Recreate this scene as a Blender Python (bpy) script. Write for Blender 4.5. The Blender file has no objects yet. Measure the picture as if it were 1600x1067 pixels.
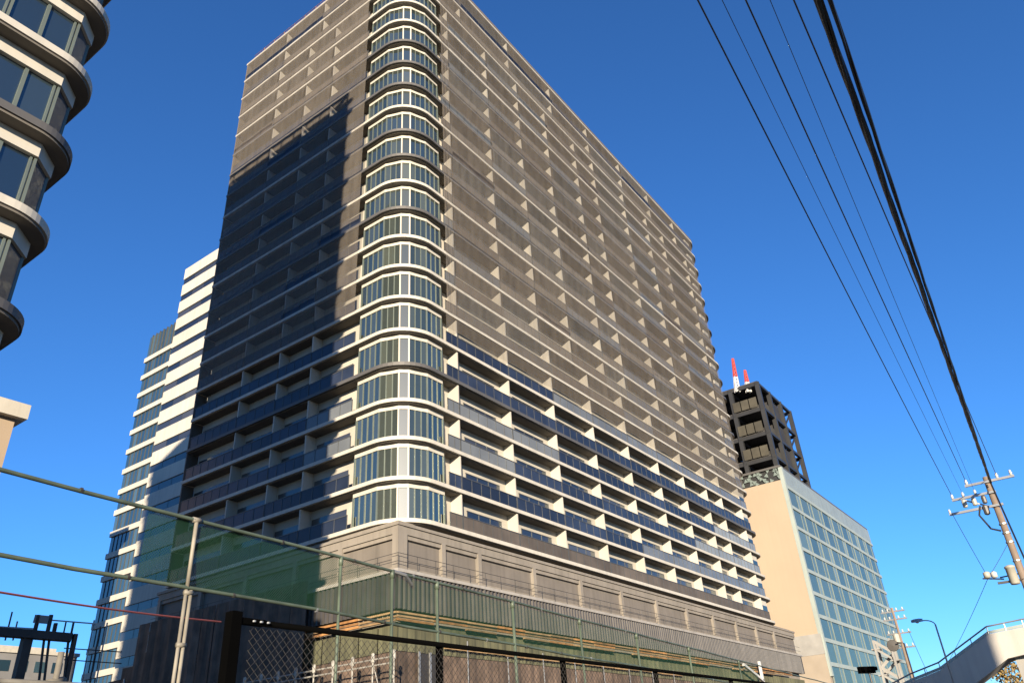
import bpy, math, random
from mathutils import Vector, Matrix
R = math.radians
random.seed(7)
sc = bpy.context.scene
col = sc.collection

# ------------------------------------------------------------------ camera
# the world's x axis runs along the street (the tower's long side), y away from it
EYE = Vector((0, 0, 1.6))
CR = Vector((0.590710, -0.804549, -0.061345))      # camera right, up, forward
CU = Vector((-0.364156, -0.333667, 0.869515))
CF = Vector((0.720036, 0.491292, 0.490082))
FOC = 1192.06               # focal length in pixels of a 1600 px wide picture
cam_d = bpy.data.cameras.new('camera')
cam = bpy.data.objects.new('camera', cam_d)
col.objects.link(cam)
cam_d.sensor_width = 36
cam_d.lens = FOC / 1600 * 36
cam_d.clip_start = .1
cam_d.clip_end = 6000
M = Matrix.Identity(4)
for i in range(3):
    M[i][0], M[i][1], M[i][2], M[i][3] = CR[i], CU[i], -CF[i], EYE[i]
cam.matrix_world = M
sc.camera = cam
sc.render.resolution_x, sc.render.resolution_y = 1024, 682

def at(px, py, d):
    """point in the place seen at a spot of the picture, d metres away along the ground"""
    v = CR * ((px - 800) / FOC) - CU * ((py - 533.5) / FOC) + CF
    return EYE + v * (d / math.hypot(v.x, v.y))

# ------------------------------------------------------------------ sky and sun
SUN_EL = R(12.8)
SUN_TH = R(35.5)         # the light travels this way along the ground, from x towards y
travel = Vector((math.cos(SUN_TH) * math.cos(SUN_EL), math.sin(SUN_TH) * math.cos(SUN_EL), -math.sin(SUN_EL)))
world = bpy.data.worlds.new('World')
sc.world = world
world.use_nodes = True
wn = world.node_tree
sky = wn.nodes.new('ShaderNodeTexSky')
sky.sky_type = 'NISHITA'
sky.sun_disc = False
sky.sun_elevation = SUN_EL
tosun = -travel
sky.sun_rotation = math.atan2(tosun.x, tosun.y)
sky.air_density = 1.0
sky.dust_density = 0.0
sky.ozone_density = 8.2
sky.altitude = 0
bg = wn.nodes['Background']
bg.inputs['Strength'].default_value = .096
wn.links.new(sky.outputs[0], bg.inputs['Color'])
sun_d = bpy.data.lights.new('sun', 'SUN')
sun_d.energy = 5.0
sun_d.angle = R(.5)
sun_d.color = (1.0, .84, .62)
sun = bpy.data.objects.new('sun', sun_d)
col.objects.link(sun)
sun.rotation_euler = travel.to_track_quat('-Z', 'Y').to_euler()
sc.view_settings.view_transform = 'Standard'
sc.view_settings.look = 'None'
sc.view_settings.exposure = 1.33
sc.view_settings.gamma = 1
sc.view_settings.use_curve_mapping = False
sc.render.engine = 'CYCLES'
sc.cycles.transparent_max_bounces = 24

# ------------------------------------------------------------------ materials
MATS = {}
def mat(name, colr, rough=.7, var=.12, scale=.6, metal=0, spec=.5, bump=0, rnd=0, stain=0):
    """plain procedural surface: colour with soft noise, optional variation by object, streaky dirt"""
    if name in MATS: return MATS[name]
    m = bpy.data.materials.new(name); m.use_nodes = True
    n = m.node_tree.nodes; l = m.node_tree.links
    p = n['Principled BSDF']
    p.inputs['Roughness'].default_value = rough
    p.inputs['Metallic'].default_value = metal
    p.inputs['Specular IOR Level'].default_value = spec
    tc = n.new('ShaderNodeTexCoord')
    geo = n.new('ShaderNodeNewGeometry')
    no = n.new('ShaderNodeTexNoise'); no.inputs['Scale'].default_value = scale; no.inputs['Detail'].default_value = 6
    l.new(geo.outputs['Position'], no.inputs['Vector'])
    mr = n.new('ShaderNodeMapRange'); mr.inputs[1].default_value = .3; mr.inputs[2].default_value = .7
    mr.inputs[3].default_value = 1 - var; mr.inputs[4].default_value = 1 + var
    l.new(no.outputs[0], mr.inputs[0])
    fac = mr.outputs[0]
    if stain:
        mp = n.new('ShaderNodeMapping'); mp.inputs['Scale'].default_value = (2.2, 2.2, .12)
        l.new(geo.outputs['Position'], mp.inputs[0])
        n2 = n.new('ShaderNodeTexNoise'); n2.inputs['Scale'].default_value = 1; n2.inputs['Detail'].default_value = 5
        l.new(mp.outputs[0], n2.inputs['Vector'])
        m2 = n.new('ShaderNodeMapRange'); m2.inputs[1].default_value = .45; m2.inputs[2].default_value = .75
        m2.inputs[3].default_value = 1; m2.inputs[4].default_value = 1 - stain
        l.new(n2.outputs[0], m2.inputs[0])
        mm = n.new('ShaderNodeMath'); mm.operation = 'MULTIPLY'
        l.new(fac, mm.inputs[0]); l.new(m2.outputs[0], mm.inputs[1]); fac = mm.outputs[0]
    if rnd:
        oi = n.new('ShaderNodeObjectInfo')
        m3 = n.new('ShaderNodeMapRange'); m3.inputs[3].default_value = 1 - rnd; m3.inputs[4].default_value = 1 + rnd
        l.new(oi.outputs['Random'], m3.inputs[0])
        mm = n.new('ShaderNodeMath'); mm.operation = 'MULTIPLY'
        l.new(fac, mm.inputs[0]); l.new(m3.outputs[0], mm.inputs[1]); fac = mm.outputs[0]
    vm = n.new('ShaderNodeVectorMath'); vm.operation = 'SCALE'
    vm.inputs[0].default_value = [c * .56 for c in colr]
    l.new(fac, vm.inputs['Scale'])
    l.new(vm.outputs[0], p.inputs['Base Color'])
    if bump:
        b = n.new('ShaderNodeBump'); b.inputs['Strength'].default_value = bump; b.inputs['Distance'].default_value = .02
        n3 = n.new('ShaderNodeTexNoise'); n3.inputs['Scale'].default_value = 8; n3.inputs['Detail'].default_value = 8
        l.new(geo.outputs['Position'], n3.inputs['Vector']); l.new(n3.outputs[0], b.inputs['Height'])
        l.new(b.outputs[0], p.inputs['Normal'])
    MATS[name] = m
    return m

def glass(name, c0, c1, refl=.35, rough=.04, wob=.02, gc=(.8, .9, .92), fres=.8):
    """window glass: dark room behind (each pane its own tone), mirror reflection on top"""
    m = bpy.data.materials.new(name); m.use_nodes = True
    n = m.node_tree.nodes; l = m.node_tree.links
    p = n['Principled BSDF']; out = n['Material Output']
    oi = n.new('ShaderNodeObjectInfo')
    cr = n.new('ShaderNodeMix'); cr.data_type = 'RGBA'
    cr.inputs[6].default_value = (*c0, 1); cr.inputs[7].default_value = (*c1, 1)
    pw = n.new('ShaderNodeMath'); pw.operation = 'POWER'; pw.inputs[1].default_value = 2.2
    l.new(oi.outputs['Random'], pw.inputs[0]); l.new(pw.outputs[0], cr.inputs[0])
    l.new(cr.outputs[2], p.inputs['Base Color'])
    p.inputs['Roughness'].default_value = .35
    g = n.new('ShaderNodeBsdfGlossy'); g.inputs['Roughness'].default_value = rough
    g.inputs['Color'].default_value = (*gc, 1)
    geo = n.new('ShaderNodeNewGeometry')
    no = n.new('ShaderNodeTexNoise'); no.inputs['Scale'].default_value = .9
    l.new(geo.outputs['Position'], no.inputs['Vector'])
    b = n.new('ShaderNodeBump'); b.inputs['Strength'].default_value = .6; b.inputs['Distance'].default_value = wob
    l.new(no.outputs[0], b.inputs['Height']); l.new(b.outputs[0], g.inputs['Normal'])
    lw = n.new('ShaderNodeLayerWeight'); lw.inputs[0].default_value = .25
    ma = n.new('ShaderNodeMath'); ma.operation = 'MULTIPLY_ADD'; ma.use_clamp = True
    ma.inputs[1].default_value = fres; ma.inputs[2].default_value = refl
    l.new(lw.outputs['Fresnel'], ma.inputs[0])
    mx = n.new('ShaderNodeMixShader')
    l.new(ma.outputs[0], mx.inputs[0]); l.new(p.outputs[0], mx.inputs[1]); l.new(g.outputs[0], mx.inputs[2])
    l.new(mx.outputs[0], out.inputs[0])
    MATS[name] = m
    return m

def netting(name, colr, cover, scale=30, var=.14):
    """woven sheet that lets part of the light through"""
    m = bpy.data.materials.new(name); m.use_nodes = True
    n = m.node_tree.nodes; l = m.node_tree.links
    p = n['Principled BSDF']; out = n['Material Output']
    p.inputs['Base Color'].default_value = (*colr, 1); p.inputs['Roughness'].default_value = .8; colr = [c * .8 for c in colr]
    tl = n.new('ShaderNodeBsdfTranslucent'); tl.inputs[0].default_value = (*colr, 1)
    ms = n.new('ShaderNodeMixShader'); ms.inputs[0].default_value = .25
    l.new(p.outputs[0], ms.inputs[1]); l.new(tl.outputs[0], ms.inputs[2])
    tr = n.new('ShaderNodeBsdfTransparent')
    geo = n.new('ShaderNodeNewGeometry')
    mp = n.new('ShaderNodeMapping'); mp.inputs['Scale'].default_value = (1.6, 1.6, .25)
    l.new(geo.outputs['Position'], mp.inputs[0])
    no = n.new('ShaderNodeTexNoise'); no.inputs['Scale'].default_value = 1; no.inputs['Detail'].default_value = 5
    l.new(mp.outputs[0], no.inputs['Vector'])
    mr = n.new('ShaderNodeMapRange'); mr.inputs[1].default_value = .3; mr.inputs[2].default_value = .7
    mr.inputs[3].default_value = cover - var * .5; mr.inputs[4].default_value = cover + var * .5
    l.new(no.outputs[0], mr.inputs[0])
    oi = n.new('ShaderNodeObjectInfo')
    m3 = n.new('ShaderNodeMapRange'); m3.inputs[3].default_value = .85; m3.inputs[4].default_value = 1.15
    l.new(oi.outputs['Random'], m3.inputs[0])
    mm = n.new('ShaderNodeMath'); mm.operation = 'MULTIPLY'; mm.use_clamp = True
    l.new(mr.outputs[0], mm.inputs[0]); l.new(m3.outputs[0], mm.inputs[1])
    mx = n.new('ShaderNodeMixShader')
    l.new(mm.outputs[0], mx.inputs[0]); l.new(tr.outputs[0], mx.inputs[1]); l.new(ms.outputs[0], mx.inputs[2])
    l.new(mx.outputs[0], out.inputs[0])
    MATS[name] = m
    return m

def diamond_net(name, colr, cell, wire):
    """green ball netting: fine diagonal cords with open cells"""
    m = bpy.data.materials.new(name); m.use_nodes = True
    n = m.node_tree.nodes; l = m.node_tree.links
    p = n['Principled BSDF']; out = n['Material Output']
    p.inputs['Base Color'].default_value = (*colr, 1); p.inputs['Roughness'].default_value = .7
    tl = n.new('ShaderNodeBsdfTranslucent'); tl.inputs[0].default_value = (*colr, 1)
    ms = n.new('ShaderNodeMixShader'); ms.inputs[0].default_value = .3
    l.new(p.outputs[0], ms.inputs[1]); l.new(tl.outputs[0], ms.inputs[2])
    geo = n.new('ShaderNodeNewGeometry')
    sx = n.new('ShaderNodeSeparateXYZ'); l.new(geo.outputs['Position'], sx.inputs[0])
    res = []
    for sgn in (1, -1):
        a = n.new('ShaderNodeMath'); a.operation = 'MULTIPLY_ADD'; a.inputs[1].default_value = sgn
        l.new(sx.outputs['Z'], a.inputs[0]); l.new(sx.outputs['X'], a.inputs[2])
        d = n.new('ShaderNodeMath'); d.operation = 'DIVIDE'; d.inputs[1].default_value = cell; l.new(a.outputs[0], d.inputs[0])
        f = n.new('ShaderNodeMath'); f.operation = 'FRACT'; l.new(d.outputs[0], f.inputs[0])
        g = n.new('ShaderNodeMath'); g.operation = 'LESS_THAN'; g.inputs[1].default_value = wire; l.new(f.outputs[0], g.inputs[0])
        res.append(g)
    mxm = n.new('ShaderNodeMath'); mxm.operation = 'MAXIMUM'
    l.new(res[0].outputs[0], mxm.inputs[0]); l.new(res[1].outputs[0], mxm.inputs[1])
    tr = n.new('ShaderNodeBsdfTransparent')
    mx = n.new('ShaderNodeMixShader')
    l.new(mxm.outputs[0], mx.inputs[0]); l.new(tr.outputs[0], mx.inputs[1]); l.new(ms.outputs[0], mx.inputs[2])
    l.new(mx.outputs[0], out.inputs[0])
    MATS[name] = m
    return m

mat('cream', (.74, .70, .61), .6, .06, .4, stain=.14, rnd=.04)
mat('dark_edge', (.13, .125, .12), .55, .12, .5)
mat('soffit', (.19, .17, .145), .8, .12, .5)  # shade beneath the slabs is worked into this dark tone
mat('back_wall', (.17, .155, .14), .8, .12, .4)
mat('balcony_wall', (.62, .58, .50), .8, .12, .4)
mat('partition', (.70, .66, .58), .7, .06, .5, rnd=.06)
mat('frame', (.13, .135, .135), .4, .08, 1, metal=.3)
mat('frame_light', (.20, .24, .21), .4, .08, 1, metal=.2)
mat('navy', (.034, .046, .080), .3, .25, .5, rnd=.35, spec=.35)
mat('grey_glass', (.20, .215, .22), .25, .15, .4, rnd=.15, spec=.6)
mat('pale_glass', (.34, .36, .34), .25, .15, .4, rnd=.15, spec=.6)
mat('taupe', (.15, .125, .105), .7, .22, .5, rnd=.15, stain=.2)
mat('taupe_pale', (.23, .205, .175), .7, .18, .5, rnd=.12, stain=.15)
mat('rail', (.42, .42, .40), .4, .05, 1, metal=.4)
mat('podium', (.36, .32, .27), .75, .12, .4, stain=.2, bump=.2)
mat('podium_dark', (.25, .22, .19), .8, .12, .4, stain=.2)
mat('ledge', (.50, .47, .43), .7, .1, .5, stain=.2)
mat('rib', (.085, .078, .076), .5, .2, .8, rnd=.22)
mat('rib_back', (.035, .034, .036), .7, .2, .8)
mat('timber', (.42, .27, .13), .8, .3, 1.5, rnd=.35)
mat('orange', (.52, .25, .08), .7, .35, 1.2, stain=.4, rnd=.35)
mat('brown_sheet', (.165, .115, .085), .85, .4, .9, stain=.35, rnd=.25, bump=.3)
mat('olive_sheet', (.16, .16, .09), .85, .25, .5, stain=.3, rnd=.2)
mat('scaffold', (.52, .50, .45), .5, .25, 3, metal=.2)
mat('roofing', (.2, .2, .2), .8)
mat('tan_wall', (.555, .435, .315), .75, .05, .12, stain=.03)
mat('tan_base', (.45, .38, .30), .75, .1, .3)
mat('mint', (.46, .53, .50), .5, .08, .3, stain=.1)
mat('white_mullion', (.25, .31, .29), .5, .06, .5)
mat('steel', (.035, .036, .038), .5, .2, .4)
mat('panel_dull', (.07, .062, .042), .7, .3, .4, rnd=.3)
mat('red', (.65, .08, .06), .5)
mat('white', (.8, .8, .78), .5, .05)
mat('concrete', (.42, .41, .39), .85, .15, .5, bump=.3)
mat('bridge', (.66, .62, .56), .7, .08, .4, stain=.15)
mat('wire', (.012, .013, .016), .5, .1)
mat('pole', (.34, .26, .20), .8, .15, 2, stain=.3)
mat('galv', (.45, .46, .47), .4, .15, 2, metal=.5)
mat('porcelain', (.75, .75, .72), .2, .05)
mat('transformer', (.56, .54, .46), .5, .12, 2, stain=.25)
mat('green_pipe', (.13, .17, .12), .5, .25, 4, stain=.4)
mat('rust_pipe', (.33, .30, .24), .6, .3, 5, stain=.5)
mat('black_steel', (.002, .002, .002), .8, .2, 3, spec=.02)
mat('black_wire', (.06, .055, .05), .5, .2, 3)
mat('cord', (.35, .09, .08), .6)
mat('asphalt', (.05, .05, .052), .9, .2, .7, bump=.4)
mat('paving', (.28, .27, .25), .9, .2, .7, bump=.4)
mat('soil', (.10, .092, .085), .95, .3, .3, bump=.5)
mat('dark_deck', (.085, .078, .072), .7, .2, .8)
mat('bark', (.10, .075, .05), .9, .2, 5)
mat('leaf_autumn', (.36, .25, .09), .7, .35, 1.5)
mat('city', (.30, .30, .31), .8, .15, .2)
glass('pane_corner', (.018, .026, .024), (.052, .062, .050), .15, gc=(.70, .73, .62), fres=.20)
glass('pane_near', (.008, .016, .026), (.02, .032, .04), .12, fres=.5)
glass('pane_door', (.010, .012, .016), (.05, .05, .05), .06)
glass('pane_far', (.014, .036, .055), (.05, .09, .11), .16, fres=.5)
glass('pane_mint', (.045, .070, .058), (.09, .128, .108), .09, gc=(.62, .70, .62), fres=.25)
glass('pane_pale', (.07, .105, .097), (.17, .21, .19), .09, gc=(.62, .70, .62), fres=.25)
mat('top_panel', (.36, .42, .40), .4, .1, .4, stain=.1)
netting('site_net', (.200, .174, .145), .42)
netting('site_net_grey', (.205, .19, .17), .38)
diamond_net('ball_net', (.018, .080, .034), .030, .175)

# ------------------------------------------------------------------ mesh helpers
class MB:
    def __init__(s): s.v = []; s.f = []; s.m = []; s.k = 0
    def mi(s, k): s.k = k; return s
    def add(s, vs, fs):
        b = len(s.v); s.v += [tuple(x) for x in vs]
        for f in fs: s.f.append([b + i for i in f]); s.m.append(s.k)
        return s
    def box(s, x0, x1, y0, y1, z0, z1):
        return s.add([(x, y, z) for z in (z0, z1) for y in (y0, y1) for x in (x0, x1)],
                     [(0, 2, 3, 1), (4, 5, 7, 6), (0, 1, 5, 4), (2, 6, 7, 3), (0, 4, 6, 2), (1, 3, 7, 5)])
    def prism(s, poly, z0, z1, caps=True):
        n = len(poly)
        vs = [(x, y, z0) for x, y in poly] + [(x, y, z1) for x, y in poly]
        fs = [(i, (i + 1) % n, n + (i + 1) % n, n + i) for i in range(n)]
        if caps: fs += [tuple(range(n - 1, -1, -1)), tuple(range(n, 2 * n))]
        return s.add(vs, fs)
    def strip(s, outer, inner, z0, z1):
        """wall of some thickness along an open path"""
        n = len(outer)
        poly = list(outer) + list(reversed(inner))
        vs = []; fs = []
        for (x, y), (a, b) in zip(outer, inner): vs += [(x, y, z0), (x, y, z1), (a, b, z0), (a, b, z1)]
        for i in range(n - 1):
            p, q = 4 * i, 4 * i + 4
            fs += [(p, q, q + 1, p + 1), (p + 2, p + 3, q + 3, q + 2), (p + 1, q + 1, q + 3, p + 3), (p, p + 2, q + 2, q)]
        e = 4 * (n - 1)
        fs += [(0, 1, 3, 2), (e, e + 2, e + 3, e + 1)]
        return s.add(vs, fs)
    def beam(s, a, b, w, h=None):
        """square bar from a to b"""
        a = Vector(a); b = Vector(b); h = h or w
        d = (b - a).normalized()
        up = Vector((0, 0, 1)) if abs(d.z) < .95 else Vector((0, 1, 0))
        x = d.cross(up).normalized() * w / 2; y = x.cross(d).normalized() * h / 2
        vs = [p + i * x + j * y for p in (a, b) for i, j in ((-1, -1), (1, -1), (1, 1), (-1, 1))]
        return s.add(vs, [(0, 1, 2, 3), (7, 6, 5, 4), (0, 4, 5, 1), (1, 5, 6, 2), (2, 6, 7, 3), (3, 7, 4, 0)])
    def tube(s, pts, r, n=8, cap=True):
        pts = [Vector(p) for p in pts]; rs = r if isinstance(r, (list, tuple)) else [r] * len(pts)
        vs = []; fs = []; m = len(pts); px = None
        for i, p in enumerate(pts):
            d = (pts[min(i + 1, m - 1)] - pts[max(i - 1, 0)]).normalized()
            if px is None:
                px = d.cross(Vector((0, 0, 1)) if abs(d.z) < .9 else Vector((1, 0, 0))).normalized()
            px = (px - d * px.dot(d)).normalized(); py = d.cross(px)
            for j in range(n):
                t = 2 * math.pi * j / n
                vs.append(p + (px * math.cos(t) + py * math.sin(t)) * rs[i])
        for i in range(m - 1):
            for j in range(n):
                fs.append((i * n + j, i * n + (j + 1) % n, (i + 1) * n + (j + 1) % n, (i + 1) * n + j))
        if cap: fs += [tuple(range(n - 1, -1, -1)), tuple(range((m - 1) * n, m * n))]
        return s.add(vs, fs)
    def lathe(s, c, prof, n=14):
        c = Vector(c); vs = []; fs = []
        for r, z in prof:
            for j in range(n):
                t = 2 * math.pi * j / n; vs.append(c + Vector((r * math.cos(t), r * math.sin(t), z)))
        for i in range(len(prof) - 1):
            for j in range(n): fs.append((i * n + j, i * n + (j + 1) % n, (i + 1) * n + (j + 1) % n, (i + 1) * n + j))
        fs += [tuple(range(n - 1, -1, -1)), tuple(range((len(prof) - 1) * n, len(prof) * n))]
        return s.add(vs, fs)
    def mesh(s, name, mats, smooth=False):
        me = bpy.data.meshes.new(name); me.from_pydata(s.v, [], s.f); me.update()
        for m in (mats if isinstance(mats, (list, tuple)) else [mats]): me.materials.append(MATS[m])
        me.polygons.foreach_set('material_index', s.m)
        if smooth: me.polygons.foreach_set('use_smooth', [True] * len(s.f))
        return me
    def build(s, name, mats, parent=None, smooth=False):
        return put(name, s.mesh(name, mats, smooth), parent)

def put(name, me, parent=None, loc=(0, 0, 0), rz=0):
    o = bpy.data.objects.new(name, me); col.objects.link(o)
    o.location = loc
    if rz: o.rotation_euler.z = rz
    if parent is not None:
        o.parent = parent
        o.matrix_parent_inverse = Matrix.Translation(-parent.location)   # locations are kept in world metres
    return o
def skin(o, m):
    """give this one object its own material on shared mesh data"""
    o.material_slots[0].link = 'OBJECT'; o.material_slots[0].material = MATS[m]; return o
def tag(o, label=None, cat=None, group=None, kind=None):
    if label: o['label'] = label
    if cat: o['category'] = cat
    if group: o['group'] = group
    if kind: o['kind'] = kind
    return o
def thing(name, loc, label, cat, group=None):
    o = bpy.data.objects.new(name, None); col.objects.link(o); o.location = loc
    o.empty_display_size = .5
    return tag(o, label, cat, group)

def rounded(x0, x1, y0, y1, rad, n=12, both=True):
    """footprint, ccw, with the two street corners rounded"""
    p = []
    for i in range(n + 1):
        t = math.pi + math.pi / 2 * i / n; p.append((x0 + rad + rad * math.cos(t), y0 + rad + rad * math.sin(t)))
    if both:
        for i in range(n + 1):
            t = 1.5 * math.pi + math.pi / 2 * i / n; p.append((x1 - rad + rad * math.cos(t), y0 + rad + rad * math.sin(t)))
    else: p.append((x1, y0))
    return p + [(x1, y1), (x0, y1)]

# ------------------------------------------------------------------ the setting
def sheet(name, m, x0, x1, y0, y1, z):
    return tag(MB().add([(x0, y0, z), (x1, y0, z), (x1, y1, z), (x0, y1, z)], [(0, 1, 2, 3)]).build(name, m), kind='structure')
sheet('ground', 'soil', -3000, 3000, -3000, 3000, 0)
sheet('road', 'asphalt', -400, 900, -12, -1.2, .004)
pv = MB().box(-400, 900, -1.2, 3.3, -.1, .13); tag(pv.build('pavement', 'paving'), kind='structure')
mk = MB()
for i in range(-20, 60): mk.add([(i * 10, -6.7, .008), (i * 10 + 5, -6.7, .008), (i * 10 + 5, -6.5, .008), (i * 10, -6.5, .008)], [(0, 1, 2, 3)])
tag(mk.build('road_marking', 'white'), kind='structure')

# ------------------------------------------------------------------ apartment tower
X0, Y0, X1, Y1 = 38.7, 36.7, 118.2, 65.7      # outline of the floor slabs
Z0, FH, NF = 17.9, 3.2, 21                    # first slab, storey height, storeys
RAD = 3.4
DEP = 1.20                                    # depth of the balconies
tower = thing('apartment_tower', (X0 + 8, Y0 + 8, 0),
              'tall apartment tower under construction with rounded glazed corner and banded balconies', 'building')
DARK = {4, 9, 11, 12, 14, 15, 16}
foot = rounded(X0, X1, Y0, Y1, RAD)
sl_me = MB().prism(foot, -.15, .15).mesh('slab', 'cream')
for k in range(NF + 1):
    o = put('floor_slab', sl_me, tower, (0, 0, Z0 + FH * k))
    if k in DARK: skin(o, 'dark_edge')
# dark soffit sheet, shade put into its colour, 3 mm under each slab, set back from the edge
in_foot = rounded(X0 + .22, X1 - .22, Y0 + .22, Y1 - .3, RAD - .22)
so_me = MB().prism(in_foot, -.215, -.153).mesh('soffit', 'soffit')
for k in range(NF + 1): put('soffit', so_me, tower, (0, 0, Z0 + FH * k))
# core wall behind the balconies
core = [(X0 + DEP, Y0 + 5.8), (X0 + 2.0, Y0 + 2.0), (X0 + 5.1, Y0 + DEP), (X1 - 5, Y0 + DEP), (X1 - 1.2, Y0 + 2.4), (X1 - 1.2, Y1 - .4), (X0 + DEP, Y1 - .4)]
co_me = MB().prism(core, .19, FH - .22, caps=False).mesh('core_wall', 'balcony_wall')
for k in range(NF): put('core_wall', co_me, tower, (0, 0, Z0 + FH * k))
# roof parapet, rails and plant
MB().strip(foot[:26] + [(X1, Y1)], [(x + (.25 if x < X0 + RAD else 0), y + .25) for x, y in foot[:26]] + [(X1 - .25, Y1)], Z0 + FH * NF + .18, Z0 + FH * NF + .55).build('parapet', 'back_wall', tower)
rr = MB()
for i in range(40):
    x = X0 + 4 + i * 1.87
    rr.beam((x, Y0 + .35, Z0 + FH * NF + .5), (x, Y0 + .35, Z0 + FH * NF + 1.3), .05)
for i in range(12):
    y = Y0 + 4 + i * 2.0
    rr.beam((X0 + .35, y, Z0 + FH * NF + .5), (X0 + .35, y, Z0 + FH * NF + 1.3), .05)
for z in (.9, 1.3):
    rr.beam((X0 + 4, Y0 + .35, Z0 + FH * NF + z), (X1 - 3, Y0 + .35, Z0 + FH * NF + z), .045)
    rr.beam((X0 + .35, Y0 + 4, Z0 + FH * NF + z), (X0 + .35, Y1 - 1, Z0 + FH * NF + z), .045)
tag(rr.build('roof_rail', 'orange', tower), 'orange temporary guard rail along the roof edge')
MB().box(X0 + 12, X0 + 40, Y0 + 10, Y0 + 22, Z0 + FH * NF + .2, Z0 + FH * NF + 3).build('plant_room', 'back_wall', tower)

# balcony bays: x (or y) positions of the party walls
R_LOW = [45.45, 53.0, 60.7, 68.5, 76.4, 84.0, 91.4, 98.8, 104.1, 111.8]
R_UP = [45.3, 52.5, 59.0, 65.5, 72.9, 78.1, 87.2, 95.0, 101.1, 110.4]
R_TOP = [47.8, 57.6, 67.6, 77.6, 87.6, 97.4, 107.2]
L_UP = [48.15, 52.7, 58.2]
L_TOP = [50.6, 57.6]
XS, XE = 43.9, X1 - 4.2
YS, YE = 42.55, Y1 - .3
def bays(k):
    r = R_LOW if k <= 6 else R_UP if k <= 18 else R_TOP
    q = L_UP if k <= 18 else L_TOP
    return r, q
cache = {}
def bal_mesh(w):
    """balustrade of width w along x, glass in slim posts under a rail; origin at its left foot"""
    key = ('bal', round(w, 2))
    if key not in cache:
        b = MB(); b.mi(0).box(.04, w - .04, .10, .125, .18, 1.22)
        b.mi(1).box(.02, w - .02, .07, .15, 1.22, 1.285)
        n = max(2, int(round(w / 1.25)))
        for i in range(n + 1):
            x = .05 + (w - .1) * i / n
            b.box(x - .022, x + .022, .075, .145, .18, 1.22)
        cache[key] = b.mesh('balustrade', ['navy', 'frame'])
    return cache[key]
def part_mesh():
    if 'part' not in cache:
        b = MB(); b.box(-.07, .07, .16, DEP + .05, .18, FH - .215)
        b.box(.07, .85, DEP - .42, DEP + .04, .18, FH - .215)
        cache['part'] = b.mesh('party_wall', 'partition')
    return cache['part']
def part_mesh_l():
    if 'partl' not in cache:
        b = MB(); b.box(-.07, .07, .16, DEP + .05, .18, FH - .215)
        b.box(-.85, -.07, DEP - .42, DEP + .04, .18, FH - .215)
        cache['partl'] = b.mesh('party_wall', 'partition')
    return cache['partl']
def door_mesh(w):
    key = ('door', round(w, 2))
    if key not in cache:
        b = MB(); b.box(0, w, DEP - .04, DEP + .03, .3, 2.25)
        cache[key] = b.mesh('glass_door', 'pane_door')
    return cache[key]
def dframe_mesh(w):
    key = ('dfr', round(w, 2))
    if key not in cache:
        b = MB()
        b.box(-.06, w + .06, DEP - .07, DEP - .01, 2.25, 2.31); b.box(-.06, w + .06, DEP - .07, DEP - .01, .2, .3)
        for i in range(4): b.box(w * i / 3 - .04, w * i / 3 + .04, DEP - .07, DEP - .043, .3, 2.25)
        cache[key] = b.mesh('door_frame', 'frame')
    return cache[key]
def net_mesh(w):
    drop = random.choice((0, 0, 0, 0, 0, .5))
    key = ('net', round(w, 2), drop)
    if key not in cache:
        b = MB(); n = 8; vs = []; fs = []
        for j in range(4):
            for i in range(n + 1):
                vs.append((w * i / n, -.16 + .04 * math.sin(i * 2.1 + j) * (.3 + .2 * j % 2), .10 + (drop + .1 * drop * math.sin(i * 1.3) if j == 0 else 0) + (FH - .24) * j / 3))
        for j in range(3):
            for i in range(n): fs.append((j * (n + 1) + i, j * (n + 1) + i + 1, (j + 1) * (n + 1) + i + 1, (j + 1) * (n + 1) + i))
        b.add(vs, fs); cache[key] = b.mesh('safety_net', 'site_net')
    return cache[key]
def bal_mat(k, x, side):
    if side == 'L':
        if k in (2, 3) and x < 43: return 'grey_glass'
        return 'navy' if k < 16 else 'taupe'  # shadowed storeys get navy panels, the shade's blue put into their colour
    if k == 0: return 'taupe'
    if k == 1: return 'navy' if x < 72 else 'grey_glass'
    if k == 2: return 'grey_glass' if x < 50 else 'navy' if x < 90 else 'pale_glass'
    if k == 3: return 'grey_glass' if x < 58 else 'navy' if x < 95 else 'pale_glass'
    if k == 4: return 'navy'
    if k == 5: return 'navy' if x < 60 else 'grey_glass'
    return random.choice(['taupe', 'taupe_pale', 'taupe_pale', 'grey_glass'])
LIM = {'balustrade': 0, 'party_wall': 0, 'glass_door': 0, 'safety_net': 0}
REST = {}
def piece(name, me, loc, rz=0, m=None):
    """up to 300 of a kind are parts of their own, what is left over is gathered in one"""
    if LIM[name] < 295:
        LIM[name] += 1
        o = put(name, me, tower, loc, rz)
        if m: skin(o, m)
        return o
    T = Matrix.Translation(loc) @ Matrix.Rotation(rz, 4, 'Z')
    mb = REST.setdefault(name, (MB(), [mm.name for mm in me.materials]))[0]
    for p in me.polygons:
        mb.mi(p.material_index).add([T @ me.vertices[i].co for i in p.vertices], [tuple(range(len(p.vertices)))])
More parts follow.
